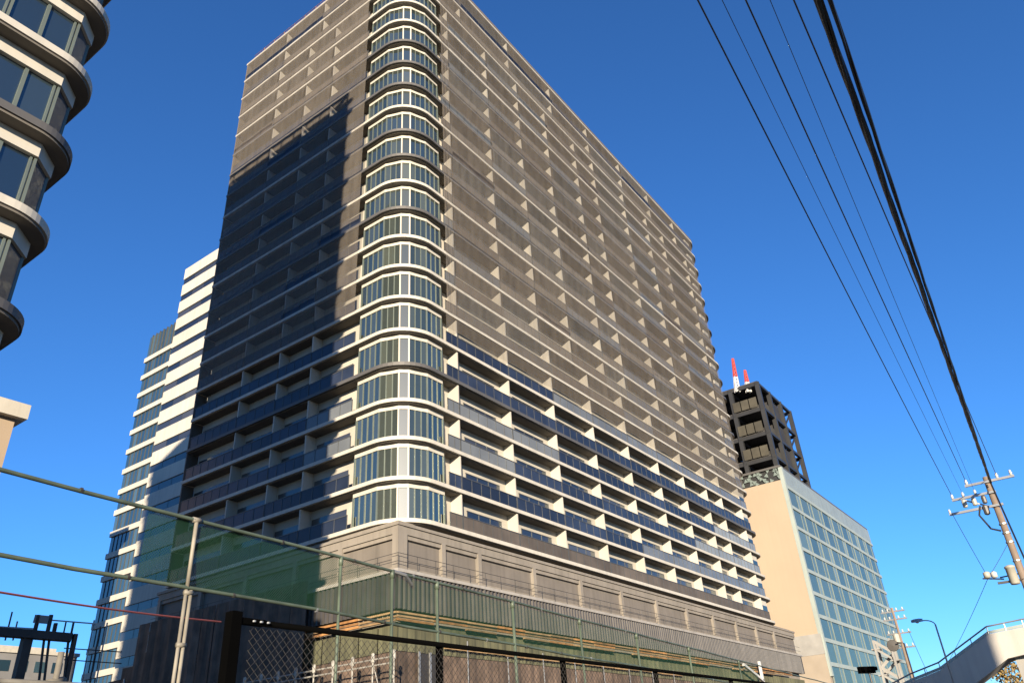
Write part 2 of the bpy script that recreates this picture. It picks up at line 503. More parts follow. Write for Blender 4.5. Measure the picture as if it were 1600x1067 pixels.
for k in range(NF):
    z = Z0 + FH * k
    r, q = bays(k)
    xs = [XS] + r + [XE]
    for i in range(len(xs) - 1):
        w = xs[i + 1] - xs[i]
        piece('balustrade', bal_mesh(w), (xs[i], Y0, z), 0, bal_mat(k, xs[i], 'R'))
        if i: piece('party_wall', part_mesh(), (xs[i], Y0, z))
        if w > 3:
            piece('glass_door', door_mesh(w - 3.0), (xs[i] + 1.9, Y0, z))
            put('door_frame', dframe_mesh(w - 3.0), tower, (xs[i] + 1.9, Y0, z)) if k < 6 else None
        if k >= 6 or (k == 5 and False):
            piece('safety_net', net_mesh(w), (xs[i], Y0 + .05, z), 0, random.choice(('site_net', 'site_net', 'site_net_grey')))
    ys = [YS] + q + [YE]
    for i in range(len(ys) - 1):
        w = ys[i + 1] - ys[i]
        # along the short side: turn the same pieces by -90 degrees, origin at the far end
        piece('balustrade', bal_mesh(w), (X0, ys[i + 1], z), -math.pi / 2, bal_mat(k, ys[i], 'L'))
        if i: piece('party_wall', part_mesh_l(), (X0, ys[i], z), -math.pi / 2)
        if w > 3: piece('glass_door', door_mesh(w - 1.6), (X0, ys[i + 1] - .3, z), -math.pi / 2)
        if k >= 6: piece('safety_net', net_mesh(w), (X0 + .05, ys[i + 1], z), -math.pi / 2)
ew = MB().box(X0 + .06, X0 + DEP + .1, Y1 - .2, Y1 - .04, .16, FH - .22).mesh('end_wall', 'taupe')
for k in range(NF): put('end_wall', ew, tower, (0, 0, Z0 + FH * k))
for nme, (mb, ms) in REST.items(): tag(mb.build(nme, ms, tower), kind='stuff')
# half-height net over the top of the sixth storey, as left by the crew
hb = MB(); vs = []; fs = []
for i in range(61):
    x = XS + (XE - XS) * i / 60
    vs += [(x, Y0 + .03 + .03 * math.sin(i * 1.7), Z0 + FH * 5 + 1.6 + .12 * math.sin(i * .9)), (x, Y0 + .05, Z0 + FH * 6 - .2)]
for i in range(60): fs.append((2 * i, 2 * i + 2, 2 * i + 3, 2 * i + 1))
hb.add(vs, fs).build('hanging_net', 'site_net', tower)

# rounded corner glazing: a flat pane on the diagonal, an angled facet and a straight run on each side
def mirror(p): return (X0 + (p[1] - Y0), Y0 + (p[0] - X0))
right_run = [(43.8, 37.25), (41.92, 37.25), (40.42, 37.87)]
path = right_run + [mirror(right_run[2]), mirror(right_run[1]), (39.25, 42.45)]       # right to left
CNT = [3, 3, 1, 3, 4]
def offs(pts, d):
    """shift a path outwards by d (towards the street)"""
    out = []
    for i, p in enumerate(pts):
        ns = []
        for a, b in ((i - 1, i), (i, i + 1)):
            if a >= 0 and b < len(pts):
                dx, dy = pts[b][0] - pts[a][0], pts[b][1] - pts[a][1]; L = math.hypot(dx, dy)
                ns.append((-dy / L, dx / L))
        nx = sum(n[0] for n in ns); ny = sum(n[1] for n in ns); L = math.hypot(nx, ny)
        c = (nx / L) * ns[0][0] + (ny / L) * ns[0][1]
        s_ = -1 if (nx / L) * (-1) + (ny / L) * (-1) < 0 else 1
        out.append((p[0] + s_ * nx / L * d / c, p[1] + s_ * ny / L * d / c))
    return out
HB, HT = .19, 2.62         # glass from slab to header
def corner_frame():
    b = MB()
    b.mi(0).strip(offs(path, .07), offs(path, -.12), HT, FH - .22)      # cream header
    b.mi(1).strip(offs(path, .05), offs(path, -.08), HB, HB + .1)
    for sgi in range(5):
        a, c = path[sgi], path[sgi + 1]
        for i in range(CNT[sgi] + (1 if sgi == 4 else 0)):
            t = i / CNT[sgi]; x = a[0] + (c[0] - a[0]) * t; y = a[1] + (c[1] - a[1]) * t
            big = i == 0 or (sgi == 4 and i == CNT[sgi])
            w = .062 if big else .035
            b.mi(0 if (big and sgi in (2, 3)) else 1)
            d = Vector((c[0] - a[0], c[1] - a[1])).normalized(); nn = Vector((-d.y, d.x))
            if nn.x + nn.y > 0: nn = -nn
            cs = [(-w, -.08), (w, -.08), (w, .06), (-w, .06)]
            poly = [(x + d.x * e + nn.x * f, y + d.y * e + nn.y * f) for e, f in cs]
            ar = sum(poly[j][0] * poly[(j + 1) % 4][1] - poly[(j + 1) % 4][0] * poly[j][1] for j in range(4))
            b.prism(poly if ar > 0 else poly[::-1], HB + .1, HT)
    return b.mesh('corner_window', ['cream', 'frame_light'])
cf = corner_frame()
pane_data = []
for sgi in range(5):
    a, c = path[sgi], path[sgi + 1]
    for i in range(CNT[sgi]):
        t0, t1 = i / CNT[sgi], (i + 1) / CNT[sgi]
        p0 = (a[0] + (c[0] - a[0]) * t0, a[1] + (c[1] - a[1]) * t0); p1 = (a[0] + (c[0] - a[0]) * t1, a[1] + (c[1] - a[1]) * t1)
        pane_data.append(MB().strip([p0, p1], offs([p0, p1], -.03), HB + .1, HT).mesh('pane', 'pane_corner'))
for k in range(NF):
    z = Z0 + FH * k
    fr = put('corner_window', cf, tower, (0, 0, z))
    for me in pane_data: put('pane', me, fr, (0, 0, z))
# the same rounded corner at the far end, seen edge-on
far = [(X1 - (x - X0), y) for x, y in path]
ffm = MB()
ffm.mi(0).strip(far, [(x - .2, y + .2) for x, y in far], 2.2, FH - .22)
ffm.mi(1).strip([(x, y) for x, y in far], [(x - .1, y + .1) for x, y in far], .19, 2.2)
ffm = ffm.mesh('end_window', ['cream', 'pane_corner'])
for k in range(NF): put('end_window', ffm, tower, (0, 0, Z0 + FH * k))

# podium: sharp cornered base with framed recesses, ledge, ribbed cladding, timber-coloured beam
PX0, PY0, PX1, PY1 = 38.45, 36.95, 124.0, 66.2
pt, pb = Z0 - .75, 14.05
MB().box(PX0 + .5, PX1 - .5, PY0 + .5, PY1 - .5, 10.5, Z0 - .22).build('podium_wall', 'podium', tower)
def frame_bay(x0, x1, side):
    """pilasters and lintel round a recessed panel"""
    b = MB(); w = x1 - x0
    b.mi(0).box(0, .42, 0, .52, 0, pt - pb); b.box(.42, w, 0, .52, 2.55, pt - pb)
    b.box(.42, w, .12, .52, 0, .30)
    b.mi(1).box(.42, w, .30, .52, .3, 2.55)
    b.mi(0).box(.42, w, .10, .30, 2.25, 2.55)
    return b.mesh('podium_bay', ['podium', 'podium_dark'])
xs = [PX0 + .52, 43.1, 47.4, 54.9, 62.5, 70.2, 77.9, 85.5, 93.0, 100.4, 107.5, 114.5, PX1 - .2]
for a, b_ in zip(xs[:-1], xs[1:]): put('podium_bay', frame_bay(a, b_, 0), tower, (a, PY0, pb))
ys = [PY0 + .54, 43.0, 48.0, 54.0, 60.0, PY1 - .2]
for a, b_ in zip(ys[:-1], ys[1:]): put('podium_bay', frame_bay(a, b_, 1), tower, (PX0, b_, pb), -math.pi / 2)
MB().box(PX0 - .02, PX0 + .52, PY0 - .02, PY0 + .54, pb, pt).build('corner_pier', 'podium', tower)
MB().prism([(PX0 - .1, PY0 - .1), (PX1, PY0 - .1), (PX1, PY0 + .6), (PX0 + .6, PY0 + .6), (PX0 + .6, PY1), (PX0 - .1, PY1)], pt + .003, pt + .22).build('podium_cornice', 'podium', tower)
MB().prism([(PX0 - .45, PY0 - .45), (PX1, PY0 - .45), (PX1, PY0 + .6), (PX0 + .6, PY0 + .6), (PX0 + .6, PY1), (PX0 - .45, PY1)], 13.82, 14.04).build('ledge', 'ledge', tower)
rb = MB()
for z in (14.55, 15.1):
    rb.tube([(PX0 - .3, PY1, z), (PX0 - .3, PY0 - .3, z), (PX1, PY0 - .3, z)], .02, 5)
for i in range(44): rb.tube([(PX0 - .3 + i * 1.94, PY0 - .3, 14.04), (PX0 - .3 + i * 1.94, PY0 - .3, 15.12)], .018, 5)
for i in range(1, 15): rb.tube([(PX0 - .3, PY0 - .3 + i * 1.94, 14.04), (PX0 - .3, PY0 - .3 + i * 1.94, 15.12)], .018, 5)
tag(rb.build('guard_rail', 'steel', tower), 'thin dark pipe guard rail standing on the podium ledge')
MB().prism([(PX0 - .22, PY0 - .22), (PX1, PY0 - .22), (PX1, PY0 + .4), (PX0 + .4, PY0 + .4), (PX0 + .4, PY1), (PX0 - .22, PY1)], 11.5, 13.8).build('cladding_back', 'rib_back', tower)
rib_me = MB().prism([(.02, .12), (.08, -.06), (.24, -.06), (.30, .12)], 11.45, 13.8).mesh('cladding_rib', 'rib')
n = int((PX1 - PX0) / .46)
for i in range(n): put('cladding_rib', rib_me, tower, (PX0 - .2 + i * .46, PY0 - .33, 0))
for i in range(int((PY1 - PY0) / .46)): put('cladding_rib', rib_me, tower, (PX0 - .33, PY0 + .3 + i * .46, 0), -math.pi / 2)
bd = [MB().box(0, 3.6, 0, .16, 0, .15).mesh('board', 'orange'), MB().box(.02, 3.55, 0, .2, 0, .12).mesh('board', 'timber')]
for row, (zz, dy) in enumerate(((11.14, -.5), (10.9, -.44), (10.68, -.4))):
    for i in range(22):
        if random.random() < (.0, .04, .4)[row]: continue
        o = put('board', random.choice(bd), tower, (PX0 - .4 + i * 3.6, PY0 + dy, zz + random.uniform(-.015, .015)))
    for i in range(8):
        if random.random() < (.0, .04, .4)[row]: continue
        put('board', random.choice(bd), tower, (PX0 + dy, PY0 + 3.2 + i * 3.6, zz + random.uniform(-.015, .015)), -math.pi / 2)
# sheeting of the storeys below, one sheet for each scaffold bay
sh_me = {}
for nm, z0, z1 in (('olive_sheet', 8.9, 10.7), ('brown_sheet', 4.4, 8.9), ('brown_sheet', .0, 4.4)):
    b = MB(); nn = 6; vs = []; fs = []
    for i in range(nn + 1):
        x = 1.78 * i / nn; y = .05 * math.sin(i * 1.9)
        vs += [(x, y, z0 + .02), (x, y * .5, z1 - .02)]
    for i in range(nn): fs.append((2 * i, 2 * i + 2, 2 * i + 3, 2 * i + 1))
    me = b.add(vs, fs).mesh('sheet', nm)
    for i in range(47):
        put('sheet', me, tower, (PX0 + i * 1.82, PY0 + .1, 0))
    for i in range(16):
        put('sheet', me, tower, (PX0 + .1, PY0 + 1.8 + i * 1.82, 0), -math.pi / 2)
MB().box(PX0 + .6, PX1 - .6, PY0 + .6, PY1 - .6, 0, 10.45).build('base_core', 'brown_sheet', tower)

MB().box(40.5, 42.4, PY0 - .12, PY0 + .04, 0, 8.85).build('doorway', 'rib_back', tower)
for x in (40.42, 41.5, 42.48): MB().box(x - .08, x + .08, PY0 - .22, PY0 - .125, 0, 8.95).build('door_post', 'galv', tower)
for i in range(16):
    MB().box(43.0 + i * 2.4, 45.3 + i * 2.4, PY0 - .2, PY0 - .1, 9.28 + random.uniform(-.03, .03), 9.42).build('waling', 'timber', tower)
    if i % 2: MB().tube([(43.0 + i * 2.4, PY0 - .26, 0), (43.0 + i * 2.4, PY0 - .26, 9.5 + random.uniform(-.4, .6))], .05, 6).build('pipe_post', 'galv', tower)
MB().beam((97.5, PY0 - 1.0, 11.2), (103.4, PY0 - 1.0, 9.6), .3).build('strut', 'white', tower)
MB().beam((103.2, PY0 - 1.0, 9.6), (103.2, PY0 - 1.0, 11.9), .3).build('strut', 'white', tower)
# ------------------------------------------------------------------ scaffold round the foot of the tower
def scaffold(x0, y0, dx, dy, n, ztop, label):
    t = thing('scaffold', (x0, y0, 0), label, 'scaffold')
    for i in range(n + 1):
        x, y = x0 + dx * i, y0 + dy * i
        b = MB().tube([(x, y, 0), (x, y, ztop + .35)], .055, 6)
        for z in (2.2, 4.4, 6.6): b.tube([(x, y, z - .12), (x, y, z + .12)], .11, 6)
        b.tube([(x, y, ztop - .2), (x, y, ztop + .3)], .12, 6)
        b.build('standard', 'scaffold', t)
    for z in (1.2, 3.3, 5.4, ztop - .4, ztop - .05):
        MB().tube([(x0, y0, z), (x0 + dx * n, y0 + dy * n, z)], .05, 6).build('ledger', 'scaffold', t)
    for i in range(0, n, 2):
        a = (x0 + dx * i, y0 + dy * i, 3.3); b = (x0 + dx * (i + 1), y0 + dy * (i + 1), ztop - .2)
        MB().tube([a, b], .035, 5).build('brace', 'scaffold', t)
    rn = random.Random(int(x0 * 10))
    for i in range(n):
        for _ in range(2):
            t_ = i + rn.random(); zz = rn.uniform(3.5, ztop); x, y = x0 + dx * t_, y0 + dy * t_
            MB().lathe((x, y, zz), [(.04, 0), (.13, .04), (.13, .2), (.05, .25)], 6).build('coupler', rn.choice(('scaffold', 'galv', 'timber')), t)
        if rn.random() < .4:
            t_ = i + .5; MB().tube([(x0 + dx * t_, y0 + dy * t_, 0), (x0 + dx * t_, y0 + dy * t_, ztop * rn.uniform(.6, .85))], .03, 5).build('prop', 'galv', t)
    pl = MB()
    for i in range(n):
        a = Vector((x0 + dx * i, y0 + dy * i, 5.35)); c = Vector((x0 + dx * (i + .95), y0 + dy * (i + .95), 5.35))
        pl.beam(a, c, .5, .06)
    pl.build('deck', 'scaffold', t)
    return t
scaffold(36.6, 35.4, 0, 1.82, 16, 8.3, 'pale steel scaffold standing along the short shaded side of the tower base')
shd = MB(); vs = []; fs = []
for i in range(12):
    b = MB(); vs = []; fs = []
    for j in range(5):
        y = 45.2 + i * 1.82 + 1.78 * j / 4; x = 37.7 + .05 * math.sin(j * 2 + i)
        vs += [(x, y, .05), (x + .02, y, 7.3), (x - .03, y, 7.36), (x, y, 14.7)]
    for j in range(4):
        for c0 in (0, 2): fs.append((4 * j + c0, 4 * j + c0 + 1, 4 * j + c0 + 5, 4 * j + c0 + 4))
    b.add(vs, fs).build('hanging_sheet', 'brown_sheet', tower)
# brown sheeted annex left of the tower
ax = thing('sheeted_annex', (46, 72, 0), 'low annex wrapped in dark brown sheets at the shaded far end of the tower', 'building')
for i in range(5):
    b = MB().box(38.9, 50, 66.8 + i * 2.0, 68.74 + i * 2.0, 0, 12.6 - i * .9); b.build('sheet_bay', 'brown_sheet', ax)
for i in range(5):
    MB().tube([(38.5, 67.4 + i * 2.0, 0), (38.5, 67.4 + i * 2.0, 11.6 - i * .9)], .09, 6).build('post', 'galv', ax)
for z in (4, 6, 8): MB().tube([(38.5, 66.6, z), (38.5, 76.4, z)], .05, 5).build('ledger', 'galv', ax)

# ------------------------------------------------------------------ near tower with rounded slab edges
NX1, NY0, NY1, NX0, NTOP = 7.63, 21.47, 45.0, -34.0, 71.5 + 1.6
near = thing('rounded_tower', (-8, 32, 0), 'close tower with projecting curved white floor bands and dark windows at the upper left', 'building')
NR = 1.58
def near_foot(i):
    """outline inset by i"""
    p = [(NX0, NY0 + i)]
    r = max(NR - i, .05)
    for j in range(15):
        t = 1.5 * math.pi + math.pi / 2 * j / 14
        p.append((NX1 - i - r + r * math.cos(t), NY0 + i + r + r * math.sin(t)))
    return p + [(NX1 - i, NY1 - i), (NX0, NY1 - i)]
ns_me = MB().prism(near_foot(0), 0, .29).mesh('slab', 'cream')
nu_me = MB().prism(near_foot(.06), -.10, -.003).mesh('slab_underside', 'soffit')  # dark sheet, its colour standing in for shade below each floor band
wx = [6.40 - i * 1.02 for i in range(24)]
WT = 2.56
hd = MB()
hd.strip([(7.15, 44.3), (7.15, 22.72), (6.42, 22.02), (NX0, 22.02)], [(6.9, 44.3), (6.9, 22.9), (6.3, 22.25), (NX0, 22.25)], WT, 3.09)
hd_me = hd.mesh('window_header', 'cream')
fr = MB()
for i, x in enumerate(wx):
    w = .055 if i % 2 else .04
    fr.box(x - w, x + w, 22.10, 22.24, .35, WT)
    if i % 2 == 0: fr.box(x - .16, x - .09, 22.12, 22.24, .35, WT)
for p in [(7.08, 22.78 + 2.13 * i) for i in range(11)]: fr.box(p[0] - .14, p[0] + .02, p[1] - .04, p[1] + .04, .35, WT)
fr.box(NX0, 6.5, 22.13, 22.24, .3, .44); fr.strip([(7.09, 44), (7.09, 22.72), (6.40, 22.06)], [(6.98, 44), (6.98, 22.8), (6.3, 22.2)], .3, .40)
fr_me = fr.mesh('window_frame', 'frame_light')
np_me = MB().box(-.98, -.04, 22.18, 22.21, .44, WT).mesh('pane', 'pane_near')
ch_me = MB().strip([(6.42, 22.16), (7.04, 22.76)], [(6.35, 22.23), (6.97, 22.83)], .35, WT).mesh('pane', 'pane_near')
sd_me = MB().box(6.97, 7.0, .04, 2.09, .36, WT).mesh('pane', 'pane_near')
MB().prism([(NX0, 22.26), (6.2, 22.26), (6.88, 22.92), (6.88, NY1 - .6), (NX0, NY1 - .6)], 0, NTOP - .35).build('core_wall', 'back_wall', near)
kk = 0
z = 12.10 + 1.6 - 3.2 * 4
while z < NTOP - 1:
    o = put('floor_slab', ns_me, near, (0, 0, z))
    u_ = put('slab_underside', nu_me, near, (0, 0, z))
    if abs(z - 20.45) < 1 or abs(z - 14.14) < 1 or (z > 34 and kk % 5 == 1): skin(o, 'dark_edge')
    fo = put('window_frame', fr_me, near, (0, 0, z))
    put('window_header', hd_me, near, (0, 0, z))
    if z < 34:
        for x in wx[:12]: put('pane', np_me, fo, (x, 0, z))
        put('pane', ch_me, fo, (0, 0, z))
        for i in range(10): put('pane', sd_me, fo, (0, 22.78 + 2.13 * i, z))
    z += 3.2; kk += 1
put('roof_slab', ns_me, near, (0, 0, NTOP - .34))

# ------------------------------------------------------------------ striped tower behind, a glass wing and a cream wing
HX = 61.0
hotel = thing('striped_tower', (HX + 8, 110, 0), 'tower with taller wing of broad cream bands and lower glass wing with white bands', 'building')
MB().box(HX - .03, HX + 24, 84, 112.8, 0, 85.2).build('cream_wing', 'steel', hotel)
MB().box(HX + .55, HX + 22, 112.85, 122.0, 0, 74.2).build('glass_wing', 'steel', hotel)
cb = MB().box(HX - .22, HX - .035, 84, 112.9, 0, 2.3).mesh('cream_band', 'cream')
cw = MB().box(HX - .07, HX - .034, 0, 3.3, -1.27, -.003).mesh('window', 'pane_door')
z = 85.6 - 2.3; kk = 0
while z > 6:
    put('cream_band', cb, hotel, (0, 0, z))
    for j in range(6): put('window', cw, hotel, (0, 92.6 + j * 3.4, z))
    z -= 3.58; kk += 1
gb = MB().box(HX + .1, HX + .54, 112.95, 122.05, 0, .85).mesh('white_band', 'cream')
gm = MB().box(HX + .3, HX + .5, -.05, .05, -2.6, 0).mesh('mullion', 'frame')
gp = MB().box(HX + .38, HX + .5, .08, 1.04, -2.6, 0).mesh('window', 'pane_far')
z = 40.21 * 1.69 + 1.6
zt = z
while z > 4:
    put('white_band', gb, hotel, (0, 0, z))
    for j in range(8): put('window', gp, hotel, (0, 113.0 + j * 1.12, z)); put('mullion', gm, hotel, (0, 113.0 + j * 1.12, z))
    z -= 3.5
for j in range(8):
    put('window', MB().box(HX + .38, HX + .5, .08, 1.04, zt + 1.0, zt + 5.3).mesh('window', 'pane_far'), hotel, (0, 113.0 + j * 1.12, 0))
    put('mullion', MB().box(HX + .2, HX + .5, -.07, .07, zt + 1.0, zt + 5.4).mesh('mullion', 'frame'), hotel, (0, 113.0 + j * 1.12, 0))

# ------------------------------------------------------------------ tan office building with pale green glass front
OX0, OX1, OY0, OY1, OT = 140.3, 204.0, 37.3, 62.0, 46.6
off = thing('office_building', (OX0 + 20, OY0 + 12, 0), 'office block with plain tan side wall and pale green glass street front', 'building')
MB().box(OX0, OX1, OY0 + .6, OY1, 16.8 + 1.6, 43.9 + 1.6).build('tan_wall', 'tan_wall', off)
MB().box(OX0 - .25, OX1, OY0 + .3, OY1 + .2, 0, 18.4 - .003).build('base_wall', 'tan_base', off)
MB().box(OX0 - .3, OX0 + 6, OY0 + .2, OY0 + 6, 15.4, 18.6).build('base_block', 'concrete', off)
# perforated screen over the tan wall
MB().box(OX0 + .3, OX1 - .5, OY0 + .8, OY1, 45.5, 47.9).build('screen_back', 'steel', off)
scr = random.Random(3)
tri = MB().prism([(0, 0), (.9, .1), (.35, .8)], 0, .06).mesh('screen_piece', 'white_mullion')
for i in range(10):
    for j in range(3):
        o = put('screen_piece', tri, off, (OX0 + .1, OY0 + .8 + i * .95, 45.7 + j * .8))
        o.rotation_euler = (R(90) + 0, 0, R(-90)); o.rotation_euler.rotate_axis('Z', scr.choice([0, .8, 1.6, 2.4]))
MB().box(OX0 - .1, OX1, OY0 + .1, OY1 + .2, 47.9, 48.3).build('roof_edge', 'dark_edge', off)
MB().box(OX0 - .02, OX0 + .8, OY0 - .1, OY0 + .6, 12, 47.9).build('corner_strip', 'mint', off)
MB().box(OX0 + .8, OX1, OY0 + .22, OY0 + .59, 9, 47.9).build('curtain_wall', 'rib', off)
zb = 44.3
lines = [zb - 3.8 * i for i in range(10)]
sp = MB().box(OX0 + .8, OX1 + .3, OY0 - .06, OY0 + .2, -.32, .32).mesh('spandrel', 'mint')
for zz in lines: put('spandrel', sp, off, (0, 0, zz))
MB().box(OX0 + .82, OX1 + .2, OY0 + .05, OY0 + .2, 44.7, 47.85).build('top_panel', 'top_panel', off)
cols_ = [OX0 + .9 + 6.95 * i for i in range(10)]
pn = MB().box(.12, 4.9, OY0 + .08, OY0 + .2, -3.47, -.33).mesh('window', 'pane_mint')
pn2 = MB().box(5.06, 6.86, OY0 + .06, OY0 + .2, -3.47, -.33).mesh('window', 'pane_pale')
ml = MB().box(-.045, .045, OY0 - .04, OY0 + .2, -3.475, -.325).mesh('mullion', 'white_mullion')
ml2 = MB().box(4.92, 5.04, OY0 + .02, OY0 + .2, -3.475, -.325).mesh('mullion', 'white_mullion')
tr_ = MB().box(.12, 4.9, OY0 + .04, OY0 + .2, -1.35, -1.27).mesh('transom', 'white_mullion')
for zz in lines[:-1]:
    for x in cols_[:9]:
        put('window', pn, off, (x, 0, zz)); put('window', pn2, off, (x, 0, zz))
        put('mullion', ml, off, (x, 0, zz)); put('mullion', ml2, off, (x, 0, zz))

# ------------------------------------------------------------------ steel frame tower under construction
sf = thing('steel_frame_tower', (170, 50, 0), 'dark bare steel frame of a building rising behind the tan office block', 'building')
SX0, SX1, SY0, SY1 = 159.3, 181.5, 43.1, 62.0
lev = [74.4, 68.3, 62.6, 57.0, 51.3, 45.0, 38.0]
colx = [SX0, SX0 + 7.4, SX0 + 14.8, SX1]; coly = [SY0, SY0 + 6.3, SY0 + 12.6, SY1]
for x in colx:
    for y in coly:
        MB().box(x - .45, x + .45, y - .45, y + .45, 0, 74.3).build('column', 'steel', sf)
for zz in lev:
    for y in coly: MB().box(SX0 - .5, SX1 + .5, y - .3, y + .3, zz - .6, zz).build('beam', 'steel', sf)
    for x in colx: MB().box(x - .28, x + .28, SY0 - .5, SY1 + .5, zz - .85, zz - .03).build('beam', 'steel', sf)
    MB().box(SX0 - .2, SX1 - 7.6, SY0, SY1, zz + .01, zz + .18).build('deck', 'dark_deck', sf)
for zz in lev[1:5]:
    for j in range(3):
        MB().box(SX0 - .62, SX0 - .54, SY0 + .8 + j * 1.9, SY0 + 2.5 + j * 1.9, zz + .2, zz + 2.5).build('cladding_panel', 'panel_dull', sf)
        MB().box(SX0 + 7.4, SX0 + 7.5, SY0 + .8 + j * 1.9, SY0 + 2.5 + j * 1.9, zz + .2, zz + 3.9).build('cladding_panel', 'rib_back', sf)
for zz in lev[1:6]:
    MB().box(SX0 + 1.5, SX0 + 6, SY0 + .2, SY0 + .3, zz + .2, zz + 2.2).build('cladding_panel', 'panel_dull', sf)
    MB().box(SX0 + 8.6, SX0 + 13.6, SY0 + .2, SY0 + .3, zz + .2, zz + 4.4).build('cladding_panel', 'rib_back', sf)
    MB().beam((SX0 + 15, SY0, zz), (SX1, SY0, zz + 5.3), .3).build('brace', 'steel', sf)
for (p0, p1, lab) in (((1153.5, 612), (1145, 560), 'taller red and white crane jib above the steel frame'), ((1171, 612), (1164, 578), 'shorter red crane jib above the steel frame')):
    a = at(*p0, 166); b = at(*p1, 166)
    t = thing('crane_jib', tuple(a), lab, 'crane', 'crane jibs above the steel frame')
    d = (b - a)
    sid = Vector((.35, -.35, 0))
    for nm, f0, f1, m in (('lower_lattice', 0, .45, 'white'), ('upper_lattice', .45, 1, 'red')):
        q = MB()
        for s_ in (-1, 1):
            for e in (0, 1):
                o_ = sid * s_ + Vector((.4, .4, 0)) * e
                q.beam(a + d * f0 + o_ * (1 - f0 * .7), a + d * f1 + o_ * (1 - f1 * .7), .22)
        for i in range(5):
            f_ = f0 + (f1 - f0) * i / 5; g_ = f0 + (f1 - f0) * (i + 1) / 5
            q.beam(a + d * f_ + sid * (1 - f_ * .7), a + d * g_ - sid * (1 - g_ * .7), .16)
            q.beam(a + d * f_ - sid * (1 - f_ * .7), a + d * g_ + sid * (1 - g_ * .7), .16)
        q.build(nm, m, t)

# ------------------------------------------------------------------ small tan building at the left edge
p = at(24, 655, 106)
sb = thing('parapet_building', (p.x - 8, p.y + 6, 0), 'orange lit building with a pale overhanging roof edge at the left border', 'building')
MB().box(p.x - 18, p.x, p.y, p.y + 14, 0, p.z).build('wall', 'tan_wall', sb)
MB().box(p.x - 19, p.x + 1.0, p.y - 1.0, p.y + 15, p.z + .003, p.z + 1.9).build('roof_edge', 'cream', sb)

# ------------------------------------------------------------------ elevated walkway at the lower left
wk = thing('elevated_walkway', tuple(at(60, 1200, 62) * Vector((1, 1, 0)) if False else (24, 56, 0)), 'dark elevated walkway with steel supports low at the left', 'walkway')
def wp(x, y, d=62): return at(x, y, d)
MB().beam(wp(-90, 980), wp(112, 996), .7, .5).build('girder', 'dark_deck', wk)
for x0, x1, w in ((44, 30, .55), (118, 106, .25)):
    a = wp(x0, 990); b = wp(x1, 1085); b.x, b.y = a.x, a.y; b.z = 0
    MB().beam(a, b, w).build('pier', 'dark_deck', wk)
for x in (70, 78, 108):
    a = wp(x, 990); b = Vector((a.x + .8, a.y - .8, 0)); MB().tube([a, b], .08, 6).build('strut', 'dark_deck', wk)
for x, y in ((54, 962), (74, 962), (84, 975)):
    a = wp(x, 988); b = Vector((a.x, a.y, wp(x, y - 2).z)); MB().tube([a, b], .13, 6).build('post', 'dark_deck', wk)
MB().beam(wp(53, 966), wp(76, 968), .15, .5).build('sign_frame', 'concrete', wk)
MB().beam(wp(-90, 974), wp(52, 982), .1).build('handrail', 'galv', wk)
MB().beam(wp(76, 968), wp(150, 974), .08).build('handrail', 'galv', wk)
a = wp(115, 972); MB().tube([Vector((a.x, a.y, wp(115, 990).z)), a], .07, 6).build('post', 'dark_deck', wk)

for i, (x, y0_, y1_) in enumerate(((8, 955, 1000), (20, 970, 1000), (97, 970, 1000), (128, 968, 1066), (140, 978, 1066), (150, 972, 1066))):
    a = wp(x, y1_); b = Vector((a.x, a.y, wp(x, y0_).z)); MB().tube([a, b], .05, 6).build('thin_post', 'galv' if i % 2 else 'dark_deck', wk)
for y in (1012, 1030): MB().beam(wp(100, y), wp(190, y + 6), .06).build('thin_rail', 'dark_deck', wk)
# ------------------------------------------------------------------ green ball-net fence
def gl(x): return 7.05 + .09 * (x - 2.5)                # line of the fence on the ground
GT, GM = 1.6 + 2.5, 1.6 + 1.815
gf = thing('ball_net_fence', (10, gl(10), 0), 'tall green pipe fence with fine green netting between its two upper rails', 'fence')
def rail(z, x0, x1, r, m, sag=0):
    pts = []
    for i in range(41):
        t = i / 40; x = x0 + (x1 - x0) * t
        pts.append((x, gl(x), z + sag * math.sin(x * 1.3)))
    return MB().tube(pts, r, 8)
rail(GT, -3, 60, .021, '', .008).build('top_rail', 'green_pipe', gf, True)
rail(GM, -3, 60, .020, '', .012).build('middle_rail', 'green_pipe', gf, True)
for x, r, m in ((4.5, .021, 'rust_pipe'), (6.7, .018, 'green_pipe'), (7.72, .022, 'green_pipe'), (8.75, .022, 'green_pipe'), (10.9, .026, 'green_pipe'), (13.4, .024, 'green_pipe'), (16.2, .026, 'green_pipe'), (19.6, .026, 'green_pipe'), (24, .026, 'green_pipe')):
    b = MB()
    if x == 4.5:
        b.tube([(x, gl(x), GM), (x, gl(x), GT)], r, 8)
        b.tube([(x - .024, gl(x) - .03, 0), (x - .024, gl(x) - .03, GM - .03)], .018, 8); b.tube([(x + .028, gl(x) - .03, 0), (x + .028, gl(x) - .03, GM - .03)], .018, 8)
        for z in (GM - .06, GM - .55, GM - 1.1): b.tube([(x - .045, gl(x) - .03, z), (x + .05, gl(x) - .03, z)], .026, 8)
        b.tube([(x - .05, gl(x), GT), (x + .05, gl(x), GT)], .03, 8)
    else: b.tube([(x, gl(x), 0), (x, gl(x), GT - .02)], r, 8); b.tube([(x, gl(x), GT - .1), (x, gl(x), GT + .01)], r * 1.5, 8)
    b.build('post', m, gf, True)
vs = []; fs = []
x0 = 3.95; nn = 60
for i in range(nn + 1):
    x = x0 + (26 - x0) * i / nn; w = .045 * math.sin(i * .8) * math.sin(i * .37 + 1)
    vs += [(x, gl(x) + .03 + w, GM + .03 * abs(math.sin(i * .9))), (x, gl(x) + .035 - w * .5, (GM + GT) / 2), (x, gl(x) + .03, GT)]
